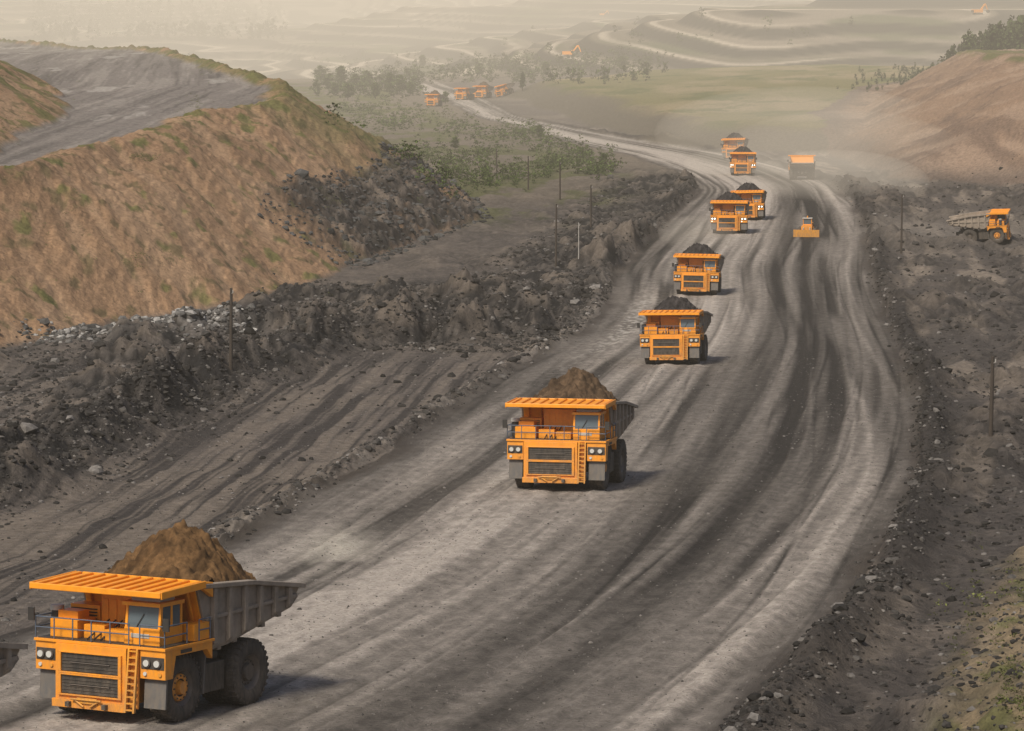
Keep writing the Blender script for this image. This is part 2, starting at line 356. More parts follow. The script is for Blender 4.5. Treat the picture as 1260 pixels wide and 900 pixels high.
# ------------------------------------------------------------------ mesh builder
class MB:
    def __init__(s): s.v=[]; s.f=[]; s.m=[]; s.sm=[]
    def add(s,vs,fs,mat,smooth=False):
        o=len(s.v); s.v+= [tuple(p) for p in vs]; s.f+=[tuple(i+o for i in f) for f in fs]; s.m+=[mat]*len(fs); s.sm+=[smooth]*len(fs)
    def hexa(s,p,mat): s.add(p,[(0,3,2,1),(4,5,6,7),(0,1,5,4),(1,2,6,5),(2,3,7,6),(3,0,4,7)],mat)
    def box(s,x0,x1,y0,y1,z0,z1,mat): s.hexa([(x0,y0,z0),(x1,y0,z0),(x1,y1,z0),(x0,y1,z0),(x0,y0,z1),(x1,y0,z1),(x1,y1,z1),(x0,y1,z1)],mat)
    def prism(s,poly,x0,x1,mat):   # poly in (y,z)
        n=len(poly); vs=[(x0,a,b) for a,b in poly]+[(x1,a,b) for a,b in poly]
        s.add(vs,[tuple(range(n)),tuple(range(2*n-1,n-1,-1))]+[(i,i+n,(i+1)%n+n,(i+1)%n) for i in range(n)],mat)
    def cyl(s,p0,p1,r0,mat,r1=None,n=10,smooth=True):
        p0=Vector(p0);p1=Vector(p1); r1=r0 if r1 is None else r1; d=(p1-p0).normalized()
        a=d.orthogonal().normalized(); b=d.cross(a); vs=[]
        for p,r in((p0,r0),(p1,r1)):
            for i in range(n):
                t=2*math.pi*i/n; vs.append(p+a*(r*math.cos(t))+b*(r*math.sin(t)))
        s.add(vs,[(i,(i+1)%n,(i+1)%n+n,i+n) for i in range(n)],mat,smooth)
        s.add(vs,[tuple(range(n-1,-1,-1)),tuple(range(n,2*n))],mat)
    def rev(s,prof,c,mat,n=40,smooth=True):  # profile (x,r) around x axis
        vs=[];k=len(prof)
        for i in range(n):
            t=2*math.pi*i/n
            for x,r in prof: vs.append((c[0]+x,c[1]+r*math.cos(t),c[2]+r*math.sin(t)))
        fs=[]
        for i in range(n):
            for j in range(k-1): fs.append((i*k+j,((i+1)%n)*k+j,((i+1)%n)*k+j+1,i*k+j+1))
        s.add(vs,fs,mat,smooth)
    def mesh(s,name,mats):
        me=bpy.data.meshes.new(name); me.from_pydata(s.v,[],s.f)
        for m in mats: me.materials.append(m)
        me.polygons.foreach_set('material_index',s.m); me.polygons.foreach_set('use_smooth',s.sm)
        import bmesh
        bm=bmesh.new(); bm.from_mesh(me); bmesh.ops.recalc_face_normals(bm,faces=bm.faces); bm.to_mesh(me); bm.free()
        return me

# ------------------------------------------------------------------ haul truck
def wheel_part(b,x,y,side,R=1.75,w=1.1,front=True):
    h=w/2
    prof=[(-h*.85,R*.52),(-h*.98,R*.62),(-h,R*.78),(-h*.9,R*.93),(-h*.72,R*.975),(h*.72,R*.975),(h*.9,R*.93),(h,R*.78),(h*.98,R*.62),(h*.85,R*.52)]
    b.rev(prof,(x,y,R),TY,44)
    for i in range(30):
        t=2*math.pi*i/30
        for sg in(-1,1):
            t2=t+(.1 if sg>0 else 0)
            e=.055
            def P(px,r,dt): 
                a=t2+dt; return (x+px,y+r*math.cos(a),R+r*math.sin(a))
            x0,x1=(.08*sg,h*1.0*sg)
            b.hexa([P(x0,R*.95,-e),P(x1,R*.88,-e),P(x1,R*.88,e),P(x0,R*.95,e),P(x0,R*1.0,-e+.03),P(x1*.93,R*.99,-e+.03),P(x1*.93,R*.99,e+.0),P(x0,R*1.0,e)],TY)
    o=side
    b.rev([(o*h*.86,R*.53),(o*h*.78,R*.50),(o*h*.45,R*.44),(o*h*.40,R*.30),(o*h*.42,.0)],(x,y,R),HUB,32)
    b.rev([(-o*h*.86,R*.53),(-o*h*.3,R*.4),(-o*h*.3,0)],(x,y,R),DK,24)
    if front:
        b.rev([(o*h*.42,R*.40),(o*h*.62,R*.39),(o*h*.66,R*.30),(o*h*.62,R*.26)],(x,y,R),OR,28)
        b.cyl((x+o*h*.4,y,R),(x+o*h*.95,y,R),R*.22,OR,R*.18,n=18)
        for i in range(12):
            t=2*math.pi*i/12; b.cyl((x+o*h*.6,y+R*.34*math.cos(t),R+R*.34*math.sin(t)),(x+o*h*.72,y+R*.34*math.cos(t),R+R*.34*math.sin(t)),.05,DK,n=6)
    else:
        b.cyl((x+o*h*.4,y,R),(x+o*h*.75,y,R),R*.27,HUB,R*.24,n=18)
        for i in range(14):
            t=2*math.pi*i/14; b.cyl((x+o*h*.4,y+R*.36*math.cos(t),R+R*.36*math.sin(t)),(x+o*h*.52,y+R*.36*math.cos(t),R+R*.36*math.sin(t)),.05,DK,n=6)

def truck_meshes():
    P={}
    b=MB()
    for sx in(-1,1):
        x0,x1=sorted((sx*.8,sx*1.35)); b.prism([(-4.9,1.3),(-4.9,2.2),(5.6,2.9),(6.0,2.2),(3.5,1.6)],x0,x1,DK)
        x0,x1=sorted((sx*2.0,sx*3.3)); b.box(x0,x1,-1.05,1.05,1.15,2.65,DK)
        b.cyl((sx*2.65,-.9,2.9),(sx*2.65,.9,2.9),.33,DK,n=14)
        b.cyl((sx*1.75,-3,1.9),(sx*1.75,-3.1,4.2),.33,DK,n=14)
        b.cyl((sx*1.5,3.8,2.2),(sx*1.5,5.2,3.6),.2,HUB,n=10)
        b.cyl((sx*1.55,.1,2.0),(sx*1.55,1.2,4.0),.27,HUB,n=12)
    b.cyl((-2.6,-3,1.75),(2.6,-3,1.75),.38,DK,n=14); b.cyl((-2.8,3.1,1.75),(2.8,3.1,1.75),.75,DK,n=20)
    b.box(-1.3,1.3,-4.8,-.6,1.6,3.4,DK); b.cyl((0,5.6,2.3),(0,6.3,2.3),.4,DK)
    P['chassis']=b
    b=MB()
    gx0,gx1=-2.55,1.7
    b.box(gx0,gx1,-5.45,-3.1,1.0,3.88,OR)
    b.box(gx0-.05,gx1+.05,-5.7,-5.1,.72,1.12,OR)
    cx=(gx0+gx1)/2
    for z0,z1 in((2.50,3.45),(1.38,2.33)):
        b.box(cx-1.72,cx+1.72,-5.485,-5.46,z0,z1,DK)
        for i in range(6):
            z=z0+.06+(z1-z0-.12)*i/5; b.box(cx-1.70,cx+1.70,-5.52,-5.49,z-.018,z+.018,DK)
        b.box(cx-1.9,cx+1.9,-5.58,-5.452,z1+.002,z1+.08,OR); b.box(cx-1.9,cx+1.9,-5.58,-5.452,z0-.08,z0-.002,OR)
        b.box(cx-1.9,cx-1.722,-5.58,-5.452,z0,z1,OR); b.box(cx+1.722,cx+1.9,-5.58,-5.452,z0,z1,OR)
        b.cyl((cx-1.2,-5.53,(z0+z1)/2),(cx+1.2,-5.53,(z0+z1)/2),.035,HUB,n=6)
    for dx in(-1.1,1.1):
        b.box(cx+dx-.12,cx+dx+.12,-5.95,-5.7,.8,1.05,DK)
    b.box(cx-.6,cx+.6,-5.80,-5.702,1.0,1.28,YE); b.cyl((cx-.9,-5.85,1.2),(cx+.9,-5.85,1.2),.05,YE)
    b.cyl((cx-.7,-5.8,1.15),(cx-.2,-5.8,.85),.05,YE); b.cyl((cx+.7,-5.8,1.15),(cx+.2,-5.8,.85),.05,YE)
    for sx,x0,x1 in((-1,-3.9,-2.62),(1,2.42,3.9)):
        b.box(x0,x1,-5.25,-4.55,2.45,3.88,OR)
        b.box(x0+.06,x1-.06,-5.29,-5.252,2.95,3.55,DK)
        for j in range(2):
            c=x0+(x1-x0)*(.29+.42*j)
            b.cyl((c,-5.292,3.25),(c,-5.38,3.25),.225,HUB,n=16); b.cyl((c,-5.382,3.25),(c,-5.43,3.25),.165,LT,n=16)
        b.cyl((x0+.3,-5.252,2.7),(x0+.3,-5.32,2.7),.10,LT,n=10); b.cyl((x1-.3,-5.252,2.7),(x1-.3,-5.32,2.7),.10,YE,n=10)
        b.hexa([(x0+.1,-5.1,.95),(x1-.1,-5.1,.95),(x1-.1,-4.98,.95),(x0+.1,-4.98,.95),(x0+.1,-5.0,2.44),(x1-.1,-5.0,2.44),(x1-.1,-4.85,2.44),(x0+.1,-4.85,2.44)],MUD)
        xo0,xo1=sorted((sx*3.55,sx*3.9)); b.prism([(-4.54,2.6),(-4.54,3.88),(-1.0,3.88),(-1.0,3.0),(-1.5,3.55),(-4.3,3.55)],xo0,xo1,OR)
        xi0,xi1=sorted((sx*2.3,sx*3.5)); b.hexa([(xi0,-1.25,1.2),(xi1,-1.25,1.2),(xi1,-1.15,1.2),(xi0,-1.15,1.2),(xi0,-1.0,3.85),(xi1,-1.0,3.85),(xi1,-.9,3.85),(xi0,-.9,3.85)],MUD)
    b.box(-3.95,3.95,-5.35,-.85,3.885,4.02,OR); b.box(-3.8,3.8,-5.2,-.95,4.022,4.06,DK)
    b.box(-3.4,-1.75,-4.7,-3.1,4.062,4.95,OR); b.box(-3.2,-2.0,-4.3,-3.3,4.952,5.35,OR)
    b.box(-1.6,-.35,-4.35,-3.0,4.062,4.75,OR); b.box(-.2,1.0,-4.6,-3.6,4.062,4.6,OR)
    b.box(-1.5,1.05,-2.95,-1.7,4.062,6.25,OR)
    for i in range(5): b.box(-1.35+i*.5,-1.2+i*.5+.15,-2.99,-2.952,4.4,5.9,OR)
    b.box(-3.5,-1.7,-2.8,-1.4,4.062,5.5,OR)
    for i in range(7): b.box(-3.45,-1.85,-2.84,-2.802,4.3+i*.16,4.36+i*.16,DK)
    b.cyl((-3.55,-3.9,4.1),(-3.55,-3.9,5.3),.28,DK,n=14); b.cyl((-3.55,-3.9,5.3),(-3.55,-3.9,5.55),.36,WH,n=14)
    b.cyl((1.05,-3.2,4.065),(1.05,-3.2,5.9),.12,DK)
    for x in(-1.0,-.6,-.2): b.cyl((x,-4.9,4.1),(x+.15,-3.2,4.9),.05,DK,n=6)
    for sx in(-1,1):
        x0,x1=sorted((sx*3.902,sx*3.93)); b.box(x0,x1,-3.9,-2.9,3.62,3.8,DK)
    b.box(2.6,3.85,-2.6,-1.2,4.062,4.9,OR)
    P['front_bodywork']=b
    b=MB()
    for x in(1.82,2.32): b.hexa([(x-.05,-5.75,.75),(x+.05,-5.75,.75),(x+.05,-5.60,.75),(x-.05,-5.60,.75),(x-.05,-5.40,3.9),(x+.05,-5.40,3.9),(x+.05,-5.26,3.9),(x-.05,-5.26,3.9)],YE)
    b.hexa([(1.8,-5.30,.9),(2.34,-5.30,.9),(2.34,-5.25,.9),(1.8,-5.25,.9),(1.8,-5.2,3.88),(2.34,-5.2,3.88),(2.34,-5.1,3.88),(1.8,-5.1,3.88)],OR)
    for i in range(10):
        t=i/9; b.box(1.86,2.28,-5.75+.33*t,-5.58+.33*t,.85+2.9*t,.91+2.9*t,YE)
    def rail(p,q):
        p=Vector(p);q=Vector(q); n=max(1,int((q-p).length/1.1))
        for i in range(n+1):
            a=p.lerp(q,i/n); b.cyl(a,a+Vector((0,0,1.05)),.035,RL,n=6)
        for h in(.52,1.05): b.cyl(p+Vector((0,0,h)),q+Vector((0,0,h)),.035,RL,n=6)
    zt=4.06
    rail((-3.88,-5.28,zt),(1.75,-5.28,zt)); rail((-3.88,-5.28,zt),(-3.88,-1.2,zt)); rail((2.4,-5.28,zt),(3.88,-5.28,zt)); rail((3.88,-5.28,zt),(3.88,-3.3,zt)); rail((3.88,-2.2,zt),(3.88,-1.2,zt))
    for sx in(-1,1):
        b.cyl((sx*3.88,-5.2,5.1),(sx*4.05,-5.4,5.3),.035,DK,n=6); b.box(sx*4.05-.18,sx*4.05+.18,-5.46,-5.38,4.9,5.55,DK)
    P['ladders_and_railings']=b
    b=MB(); x0,x1,y0,y1=1.25,3.35,-4.95,-2.9
    b.box(x0,x1,y0,y1,4.062,4.9,OR)
    for (px,py) in((x0,y0+.05),(x1-.14,y0+.05),(x0,y1-.16),(x1-.14,y1-.16),(x1-.14,(y0+y1)/2)):
        dy=.12 if py<-4.5 else 0
        b.hexa([(px,py,4.9),(px+.14,py,4.9),(px+.14,py+.16,4.9),(px,py+.16,4.9),(px,py+dy,6.0),(px+.14,py+dy,6.0),(px+.14,py+.16+dy,6.0),(px,py+.16+dy,6.0)],OR)
    b.hexa([(x0+.13,y0+.1,4.89),(x1-.13,y0+.1,4.89),(x1-.13,y1-.06,4.89),(x0+.13,y1-.06,4.89),(x0+.13,y0+.22,6.02),(x1-.13,y0+.22,6.02),(x1-.13,y1-.06,6.02),(x0+.13,y1-.06,6.02)],GL)
    for sx_ in(x0+.04,x1-.10): b.hexa([(sx_,y0+.2,4.9),(sx_+.06,y0+.2,4.9),(sx_+.06,y1-.16,4.9),(sx_,y1-.16,4.9),(sx_,y0+.3,6.0),(sx_+.06,y0+.3,6.0),(sx_+.06,y1-.16,6.0),(sx_,y1-.16,6.0)],GL)
    b.box(x0-.08,x1+.10,y0-.1,y1+.05,6.0,6.2,OR); b.box(x0+.2,x1-.2,-4.6,-3.3,6.202,6.4,WH)
    b.box(x0+.4,x1-.6,y0-.03,y0-.002,4.4,4.62,WH)
    b.cyl((x0+.7,y0+.06,4.95),(x0+1.1,y0+.12,5.6),.025,DK,n=5)
    P['cab']=b
    b=MB()
    side=[(-1.95,6.75),(-.75,3.45),(1.2,3.6),(3.1,3.95),(7.2,4.75),(7.95,5.72),(3.0,6.42)]
    for sx in(-1,1):
        x0,x1=sorted((sx*3.42,sx*3.56)); b.prism(side,x0,x1,BED)
        x0,x1=sorted((sx*3.40,sx*3.92))
        b.prism([(-1.95,6.62),(-1.95,6.86),(3.0,6.54),(8.0,5.84),(8.0,5.58),(3.0,6.30)],x0,x1,BED)
        def zt_(y): return np.interp(y,[-1.95,3,7.9],[6.6,6.28,5.58])
        def zb_(y): return np.interp(y,[-.75,1.2,3.1,7.2],[3.45,3.6,3.95,4.75])
        for y in(-.7,.75,2.2,3.65,5.1,6.5):
            x0,x1=sorted((sx*3.562,sx*3.82)); b.hexa([(x0,y,zb_(y)),(x1,y,zb_(y)+.25),(x1,y+.32,zb_(y)+.28),(x0,y+.32,zb_(y)),(x0,y,zt_(y)),(x1,y,zt_(y)),(x1,y+.32,zt_(y)),(x0,y+.32,zt_(y))] if sx>0 else [(x0,y,zb_(y)+.25),(x1,y,zb_(y)),(x1,y+.32,zb_(y)),(x0,y+.32,zb_(y)+.28),(x0,y,zt_(y)),(x1,y,zt_(y)),(x1,y+.32,zt_(y)),(x0,y+.32,zt_(y))],BED)
        x0,x1=sorted((sx*3.562,sx*3.72)); b.prism([(-1.2,4.9),(-1.2,5.1),(7.5,5.35),(7.4,5.15)],x0,x1,BED)
    b.prism([(-.75,3.3),(-.75,3.5),(1.2,3.66),(3.1,4.0),(7.2,4.85),(7.9,5.3),(8.0,5.1),(7.3,4.6),(3.1,3.8),(1.2,3.42)],-3.42,3.42,BED)
    for y,z in((0.4,3.2),(1.9,3.4),(4.6,3.85),(6.2,4.2)): b.box(-3.3,3.3,y,y+.35,z,z+.28,BED)
    b.prism([(-1.98,6.7),(-1.78,6.7),(-.6,3.45),(-.8,3.35)],-3.42,3.42,OR)
    for i in range(7):
        x=-3.1+i*6.0/6; b.prism([(-2.2,6.6),(-2.0,6.6),(-.84,3.45),(-1.0,3.45)],x,x+.2,OR)
    P['dump_body']=b
    b=MB(); W=3.88
    b.hexa([(-W,-5.6,6.62),(W,-5.6,6.62),(W,-1.8,6.78),(-W,-1.8,6.78),(-W,-5.6,6.74),(W,-5.6,6.74),(W,-1.8,6.9),(-W,-1.8,6.9)],OR)
    b.box(-W-.05,W+.05,-5.78,-5.602,6.56,6.86,OR)
    b.box(-3.5,3.5,-1.798,-1.66,6.5,7.0,OR)
    for sx in(-1,1):
        x0,x1=sorted((sx*(W+.002),sx*(W+.1))); b.prism([(-5.7,6.5),(-5.7,6.88),(-1.7,7.02),(-1.7,6.64)],x0,x1,OR)
        x0,x1=sorted((sx*3.6,sx*W)); b.prism([(-1.79,6.6),(-1.79,6.98),(-.9,6.86),(-.9,6.1)],x0,x1,OR)
    for i in range(11):
        x=-3.75+i*.73; b.hexa([(x,-5.58,6.742),(x+.24,-5.58,6.742),(x+.24,-1.82,6.902),(x,-1.82,6.902),(x,-5.58,6.86),(x+.24,-5.58,6.86),(x+.24,-1.82,7.02),(x,-1.82,7.02)],OR)
    P['canopy']=b
    for nm,x,y,s_,fr in(('front_wheel_1',-2.95,-3,-1,True),('front_wheel_2',2.95,-3,1,True),('rear_wheel_outer_1',-3.1,3.1,-1,False),('rear_wheel_outer_2',3.1,3.1,1,False),('rear_wheel_inner_1',-1.9,3.1,-1,False),('rear_wheel_inner_2',1.9,3.1,1,False)):
        b=MB(); wheel_part(b,x,y,s_,front=fr); P[nm]=b
    return {k:v.mesh('truck_'+k,TM) for k,v in P.items()}
TMESH=truck_meshes()
def lit_mesh():
    me=TMESH['front_bodywork'].copy(); me.materials[LT]=M_LTON; return me
LIT=lit_mesh()

def load_mesh(col,seed,hgt):
    n=90; xs=np.linspace(-3.41,3.41,n); ys=np.linspace(-1.64,6.9,n+20); X,Y=np.meshgrid(xs,ys)
    r=np.sqrt((X/4.2)**2+((Y-2.0)/5.4)**2+.015)
    r=r*(1+.12*fbm(X*.35,Y*.35,2,seed+3))
    rim=np.interp(Y,[-1.64,-.7,1.5,7],[6.85,6.5,6.0,5.25])
    fade=ss(-1.9,1.2,Y)*(1-ss(3.0,3.6,np.abs(X))*.6)
    Z=rim-.12+hgt*np.clip(1.0-r,0,1)**.95*(.12+.88*fade)-.8*np.clip(r-.95,0,1)
    Z+=ss(-1.64,-.6,Y)*(.45*fbm(X*.5,Y*.5,3,seed,.6)+.42*(billow(X*1.4,Y*1.4,3,seed+9)-.35))
    idx=np.arange(X.size).reshape(X.shape); Fq=np.stack([idx[:-1,:-1],idx[:-1,1:],idx[1:,1:],idx[1:,:-1]],-1).reshape(-1,4)
    k=fbm(X*1.2,Y*1.2,4,seed+20)[...,None]
    C=np.array(col)*(1+.8*k); C=np.clip(C,.01,1)
    ob=np_mesh('load_src',np.stack([X,Y,Z],-1).reshape(-1,3),Fq,C.reshape(-1,3),None,[M_ROCK],True,False); return ob.data
LOAD_BROWN=load_mesh((.095,.054,.024),400,3.9); LOAD_BROWN2=load_mesh((.070,.046,.028),420,3.7); LOAD_COAL=load_mesh((.033,.030,.030),440,3.0)

def ground_frame(X,Y,th):
    fw=Vector((-math.sin(th),-math.cos(th),0)); rt=Vector((math.cos(th),-math.sin(th),0))
    def g(a,b_):
        p=Vector((X,Y,0))+rt*a-fw*b_; return Vector((p.x,p.y,float(terrain(np.array([p.x]),np.array([p.y]))[0])))
    p1,p2,p3,p4=g(-3,-3),g(3,-3),g(3,3),g(-3,3)
    ay=((p3+p4)-(p1+p2)).normalized(); ax=((p2+p3)-(p1+p4)).normalized(); az=ax.cross(ay).normalized(); ax=ay.cross(az)
    c=(p1+p2+p3+p4)/4
    return Matrix(((ax.x,ay.x,az.x,c.x),(ax.y,ay.y,az.y,c.y),(ax.z,ay.z,az.z,c.z-.05),(0,0,0,1)))
SC=.92
def place(X,Y,deg,load=None,lit=False,scale=1.0,near=False):
    M=ground_frame(X,Y,math.radians(deg))
    e=bpy.data.objects.new('haul_truck',None); scene.collection.objects.link(e); e.matrix_world=M@Matrix.Scale(scale*SC,4)
    for k,me in TMESH.items():
        if k=='front_bodywork' and lit: me=LIT
        o=bpy.data.objects.new(k,me); scene.collection.objects.link(o); o.parent=e
        if near and 'wheel' not in k and 'rail' not in k:
            bv=o.modifiers.new('bevel','BEVEL'); bv.width=.035; bv.segments=2; bv.limit_method='ANGLE'; bv.harden_normals=False
    if load is not None:
        o=bpy.data.objects.new('load',load); scene.collection.objects.link(o); o.parent=e
    return e
def place_anchor(u,v,ax,ay,deg,**k):
    s_=SC*k.get('scale',1); ax*=s_; ay*=s_
    p=hit(u,v); t=math.radians(deg); rt=(math.cos(t),-math.sin(t)); fw=(-math.sin(t),-math.cos(t))
    X=p[0]-rt[0]*ax+fw[0]*ay; Y=p[1]-rt[1]*ax+fw[1]*ay
    place(X,Y,deg,**k); return X,Y
t1=place_anchor(217,888,3.2,-3.2,28,load=LOAD_BROWN,near=True)
t=math.radians(27); place(t1[0]-math.sin(t)*22.8,t1[1]-math.cos(t)*22.8-.6,26)
place_anchor(740,603,3.2,-3.4,13,load=LOAD_BROWN2,near=True,scale=1.07)
place_anchor(857,448,3.2,-3.4,11,load=LOAD_COAL)
place_anchor(880,363,3.2,-3.4,8,load=LOAD_COAL)
place_anchor(897,288,0,-4.5,6,load=LOAD_COAL,lit=True,scale=1.05)
place_anchor(920,271,0,-4.5,8,load=LOAD_COAL,lit=True)
place_anchor(914,216,0,-4.5,4,load=LOAD_COAL,lit=True)
place_anchor(903,196,0,-4.5,10,load=LOAD_COAL)
place_anchor(987,222,0,5.5,184)
place_anchor(1212,298,0,0,-78,scale=.95)
place_anchor(572,123,0,0,30,scale=.95); place_anchor(594,121,0,0,20,load=LOAD_BROWN2); place_anchor(622,118,0,0,35,scale=.9); place_anchor(534,131,0,0,15,load=LOAD_BROWN2,scale=.9)

# ------------------------------------------------------------------ wheel dozer
def dozer():
    b=MB()
    b.hexa([(-2.5,-4.2,.1),(2.5,-4.2,.1),(2.5,-3.9,.1),(-2.5,-3.9,.1),(-2.5,-4.3,1.5),(2.5,-4.3,1.5),(2.5,-4.1,1.5),(-2.5,-4.1,1.5)],YE)
    for sx in(-1,1):
        b.cyl((sx*1.2,-3.9,.8),(sx*1.0,-1.5,1.2),.14,DK)
        b.cyl((sx*.7,-3.9,1.2),(sx*.6,-2.2,2.0),.1,WH)
    body=MB(); body.box(-1.0,1.0,-2.6,-.6,1.0,2.2,OR); body.box(-.95,.95,.9,3.6,1.1,2.6,OR); body.box(-1.2,1.2,-.6,.9,.9,1.9,OR)
    body.box(-1.1,1.1,3.6,3.8,1.0,2.2,DK)
    cab=MB(); cab.box(-.85,.85,-.6,.85,1.9,2.4,OR); cab.box(-.78,.78,-.53,.78,2.4,3.4,GL)
    for x in(-.85,.75):
        for y in(-.6,.75): cab.box(x,x+.1,y,y+.1,2.4,3.45,OR)
    cab.box(-.95,.95,-.75,.95,3.45,3.62,WH); cab.cyl((0,0,3.62),(0,0,4.0),.12,OR)
    wh=MB()
    for sx in(-1,1):
        for y in(-1.7,2.2):
            wh.rev([(-.3,.5),(-.32,.75),(-.22,.9),(.22,.9),(.32,.75),(.3,.5)],(sx*1.5,y,.9),TY,28)
            wh.rev([(sx*.26,.52),(sx*.1,.4),(sx*.12,0)],(sx*1.5,y,.9),OR,20)
    return {'blade':b.mesh('blade',TM),'engine_body':body.mesh('engine_body',TM),'cab':cab.mesh('dozer_cab',TM),'wheels':wh.mesh('dozer_wheels',TM)}
p=hit(995,292); M=ground_frame(p[0],p[1]+3,math.radians(8))
e=bpy.data.objects.new('wheel_dozer',None); scene.collection.objects.link(e); e.matrix_world=M@Matrix.Scale(1.05,4)
for k,me in dozer().items():
    o=bpy.data.objects.new(k,me); scene.collection.objects.link(o); o.parent=e
def excavator():
    a=MB()
    for sx in(-1,1):
        x0,x1=sorted((sx*1.6,sx*2.4)); a.prism([(-3,.3),(-2.6,0),(2.6,0),(3,.3),(3,.9),(2.6,1.2),(-2.6,1.2),(-3,.9)],x0,x1,DK)
    u=MB(); u.box(-2.2,2.2,-2,4,1.4,3.6,OR); u.box(-2.2,-.7,-3.2,-2.002,1.4,4.4,OR); u.box(-2.1,-.8,-3.26,-3.202,2.4,4.1,GL); u.box(-1.6,1.6,4.002,4.6,1.5,3.2,DK)
    bo=MB(); bo.prism([(-2,2.2),(-2,3.2),(-5.5,7.6),(-6.6,7.6),(-6.2,6.8)],.2,1.0,OR); bo.prism([(-6.0,7.9),(-6.9,7.6),(-8.6,3.2),(-8.1,3.0)],.3,.9,OR)
    bo.prism([(-8.0,3.2),(-9.2,3.4),(-9.9,1.9),(-8.8,1.0),(-7.6,1.6)],-.4,1.6,DK)
    return {'crawler_tracks':a.mesh('crawler_tracks',TM),'upper_body':u.mesh('upper_body',TM),'boom_and_bucket':bo.mesh('boom_and_bucket',TM)}
EX=excavator()
for (u,v,ang) in((700,70,70),(1203,18,110),(742,20,60)):
    p=hit(u,v); e=bpy.data.objects.new('excavator',None); scene.collection.objects.link(e); e.location=p; e.rotation_euler=(0,0,math.radians(ang))
    for k,me in EX.items():
        o=bpy.data.objects.new(k,me); scene.collection.objects.link(o); o.parent=e

# ------------------------------------------------------------------ utility poles
M_WOOD=simple('weathered_pole_wood',(.06,.047,.037),.9,0,0,3,.4); M_POLEW=simple('pale_pole_paint',(.42,.40,.37),.7)
def pole(u,v,h,tilt=0,pale=False,arm=True):
    p=hit(u,v); b=MB(); b.cyl((0,0,-1.5),(0,0,h),.22 if not pale else .1,0,.15 if not pale else .07,n=10)
    if arm:
        b.box(-.9,.9,-.07,.07,h-.7,h-.55,0)
        for x in(-.8,0,.8): b.cyl((x,0,h-.55),(x,0,h-.3),.05,1,n=6)
    else:
        b.cyl((0,-.1,h-.6),(0,-.35,h-.45),.04,1,n=6); b.cyl((0,-.35,h-.5),(0,-.35,h-.2),.06,1,n=6)
    if pale: b.m=[1]*len(b.m)
    me=b.mesh('pole_mesh',[M_WOOD,M_POLEW]); o=bpy.data.objects.new('utility_pole',me); scene.collection.objects.link(o)
    o.location=p; o.rotation_euler=(0,math.radians(tilt),math.radians(35))
for a in((284,454,8.8,1,False,False),(684,327,11,.5,False,False),(689,246,9.2,0,False,False),(650,234,8.5,0,False,False),(727,279,8.5,0,False,False),(1109,312,11,0,False,False),(1219,537,6.9,.8,False,False),(712,320,6.5,0,True,False),(611,214,7,0,False,False)): pole(*a)

# ------------------------------------------------------------------ rocks
phi=(1+5**.5)/2
ICO=np.array([(-1,phi,0),(1,phi,0),(-1,-phi,0),(1,-phi,0),(0,-1,phi),(0,1,phi),(0,-1,-phi),(0,1,-phi),(phi,0,-1),(phi,0,1),(-phi,0,-1),(-phi,0,1)])/1.9
ICF=np.array([(0,11,5),(0,5,1),(0,1,7),(0,7,10),(0,10,11),(1,5,9),(5,11,4),(11,10,2),(10,7,6),(7,1,8),(3,9,4),(3,4,2),(3,2,6),(3,6,8),(3,8,9),(4,9,5),(2,4,11),(6,2,10),(8,6,7),(9,8,1)])
def rocks(name,X,Y,S,C):
    n=len(X); Z=terrain(X,Y)
    V=np.repeat(ICO[None],n,0)*(1+RNG.uniform(-.32,.32,(n,12,3)))
    V*=np.stack([RNG.uniform(.7,1.4,n),RNG.uniform(.7,1.4,n),RNG.uniform(.5,.9,n)],-1)[:,None,:]*S[:,None,None]*.5
    a=RNG.uniform(0,6.28,n); ca,sa=np.cos(a)[:,None],np.sin(a)[:,None]
    Vx=V[...,0]*ca-V[...,1]*sa; Vy=V[...,0]*sa+V[...,1]*ca
    V=np.stack([Vx+X[:,None],Vy+Y[:,None],V[...,2]+(Z+S*.08)[:,None]],-1)
    Fc=(ICF[None]+np.arange(n)[:,None,None]*12).reshape(-1,3)
    return np_mesh(name,V.reshape(-1,3),Fc,np.repeat(C,12,0),None,[M_ROCK],False)
def scatter(n):
    t=RNG.uniform(-.19,.19,n); Y=np.exp(RNG.uniform(math.log(140),math.log(900),n)); return t*Y,Y
X,Y=scatter(300000); XLv,XRv=fXL(Y),fXR(Y); rg=fRG(Y); dl=XLv-X; dr=X-XRv
w=np.exp(-((X-rg)/5)**2)*(Y<480)*.9+((dl>1)&(Y>425)&(Y<560)&(X>-40))*.7+((rg-X>4)&(Y<450))*.25+np.exp(-((dl-1.8)/1.1)**2)*(Y>200)*.35+((dl>2)&(dl<25)&(Y>520)&(Y<900))*.35+(dr>0)*.12+np.exp(-((dr-2)/1.2)**2)*.35+((dl>0)&(Y<450))*.02
w*=np.where(sdist(X,Y,HILLA)>1,.04,1)
m=RNG.uniform(0,1,len(X))<w; X,Y=X[m],Y[m]; X,Y=X[:55000],Y[:55000]; n=len(X)
S=np.clip(RNG.lognormal(-1.4,.55,n),.12,1.6)*np.interp(Y,[140,300,600,900],[.6,1,1.3,1.6])
g=RNG.uniform(0,1,n); C=(np.where(g<.84,RNG.uniform(.014,.045,n),RNG.uniform(.06,.16,n)))[:,None]*np.array((1.05,.98,.92))
near=np.exp(-((fXL(Y)-X-1.8)/1.3)**2)*(Y<600)>.3; C[near]*=1.5; C=np.clip(C,0,.24)
rocks('coal_rubble',X,Y,S,C)
n=15000; t_=RNG.uniform(-.19,.19,n); Y=np.exp(RNG.uniform(math.log(140),math.log(420),n)); X=t_*Y
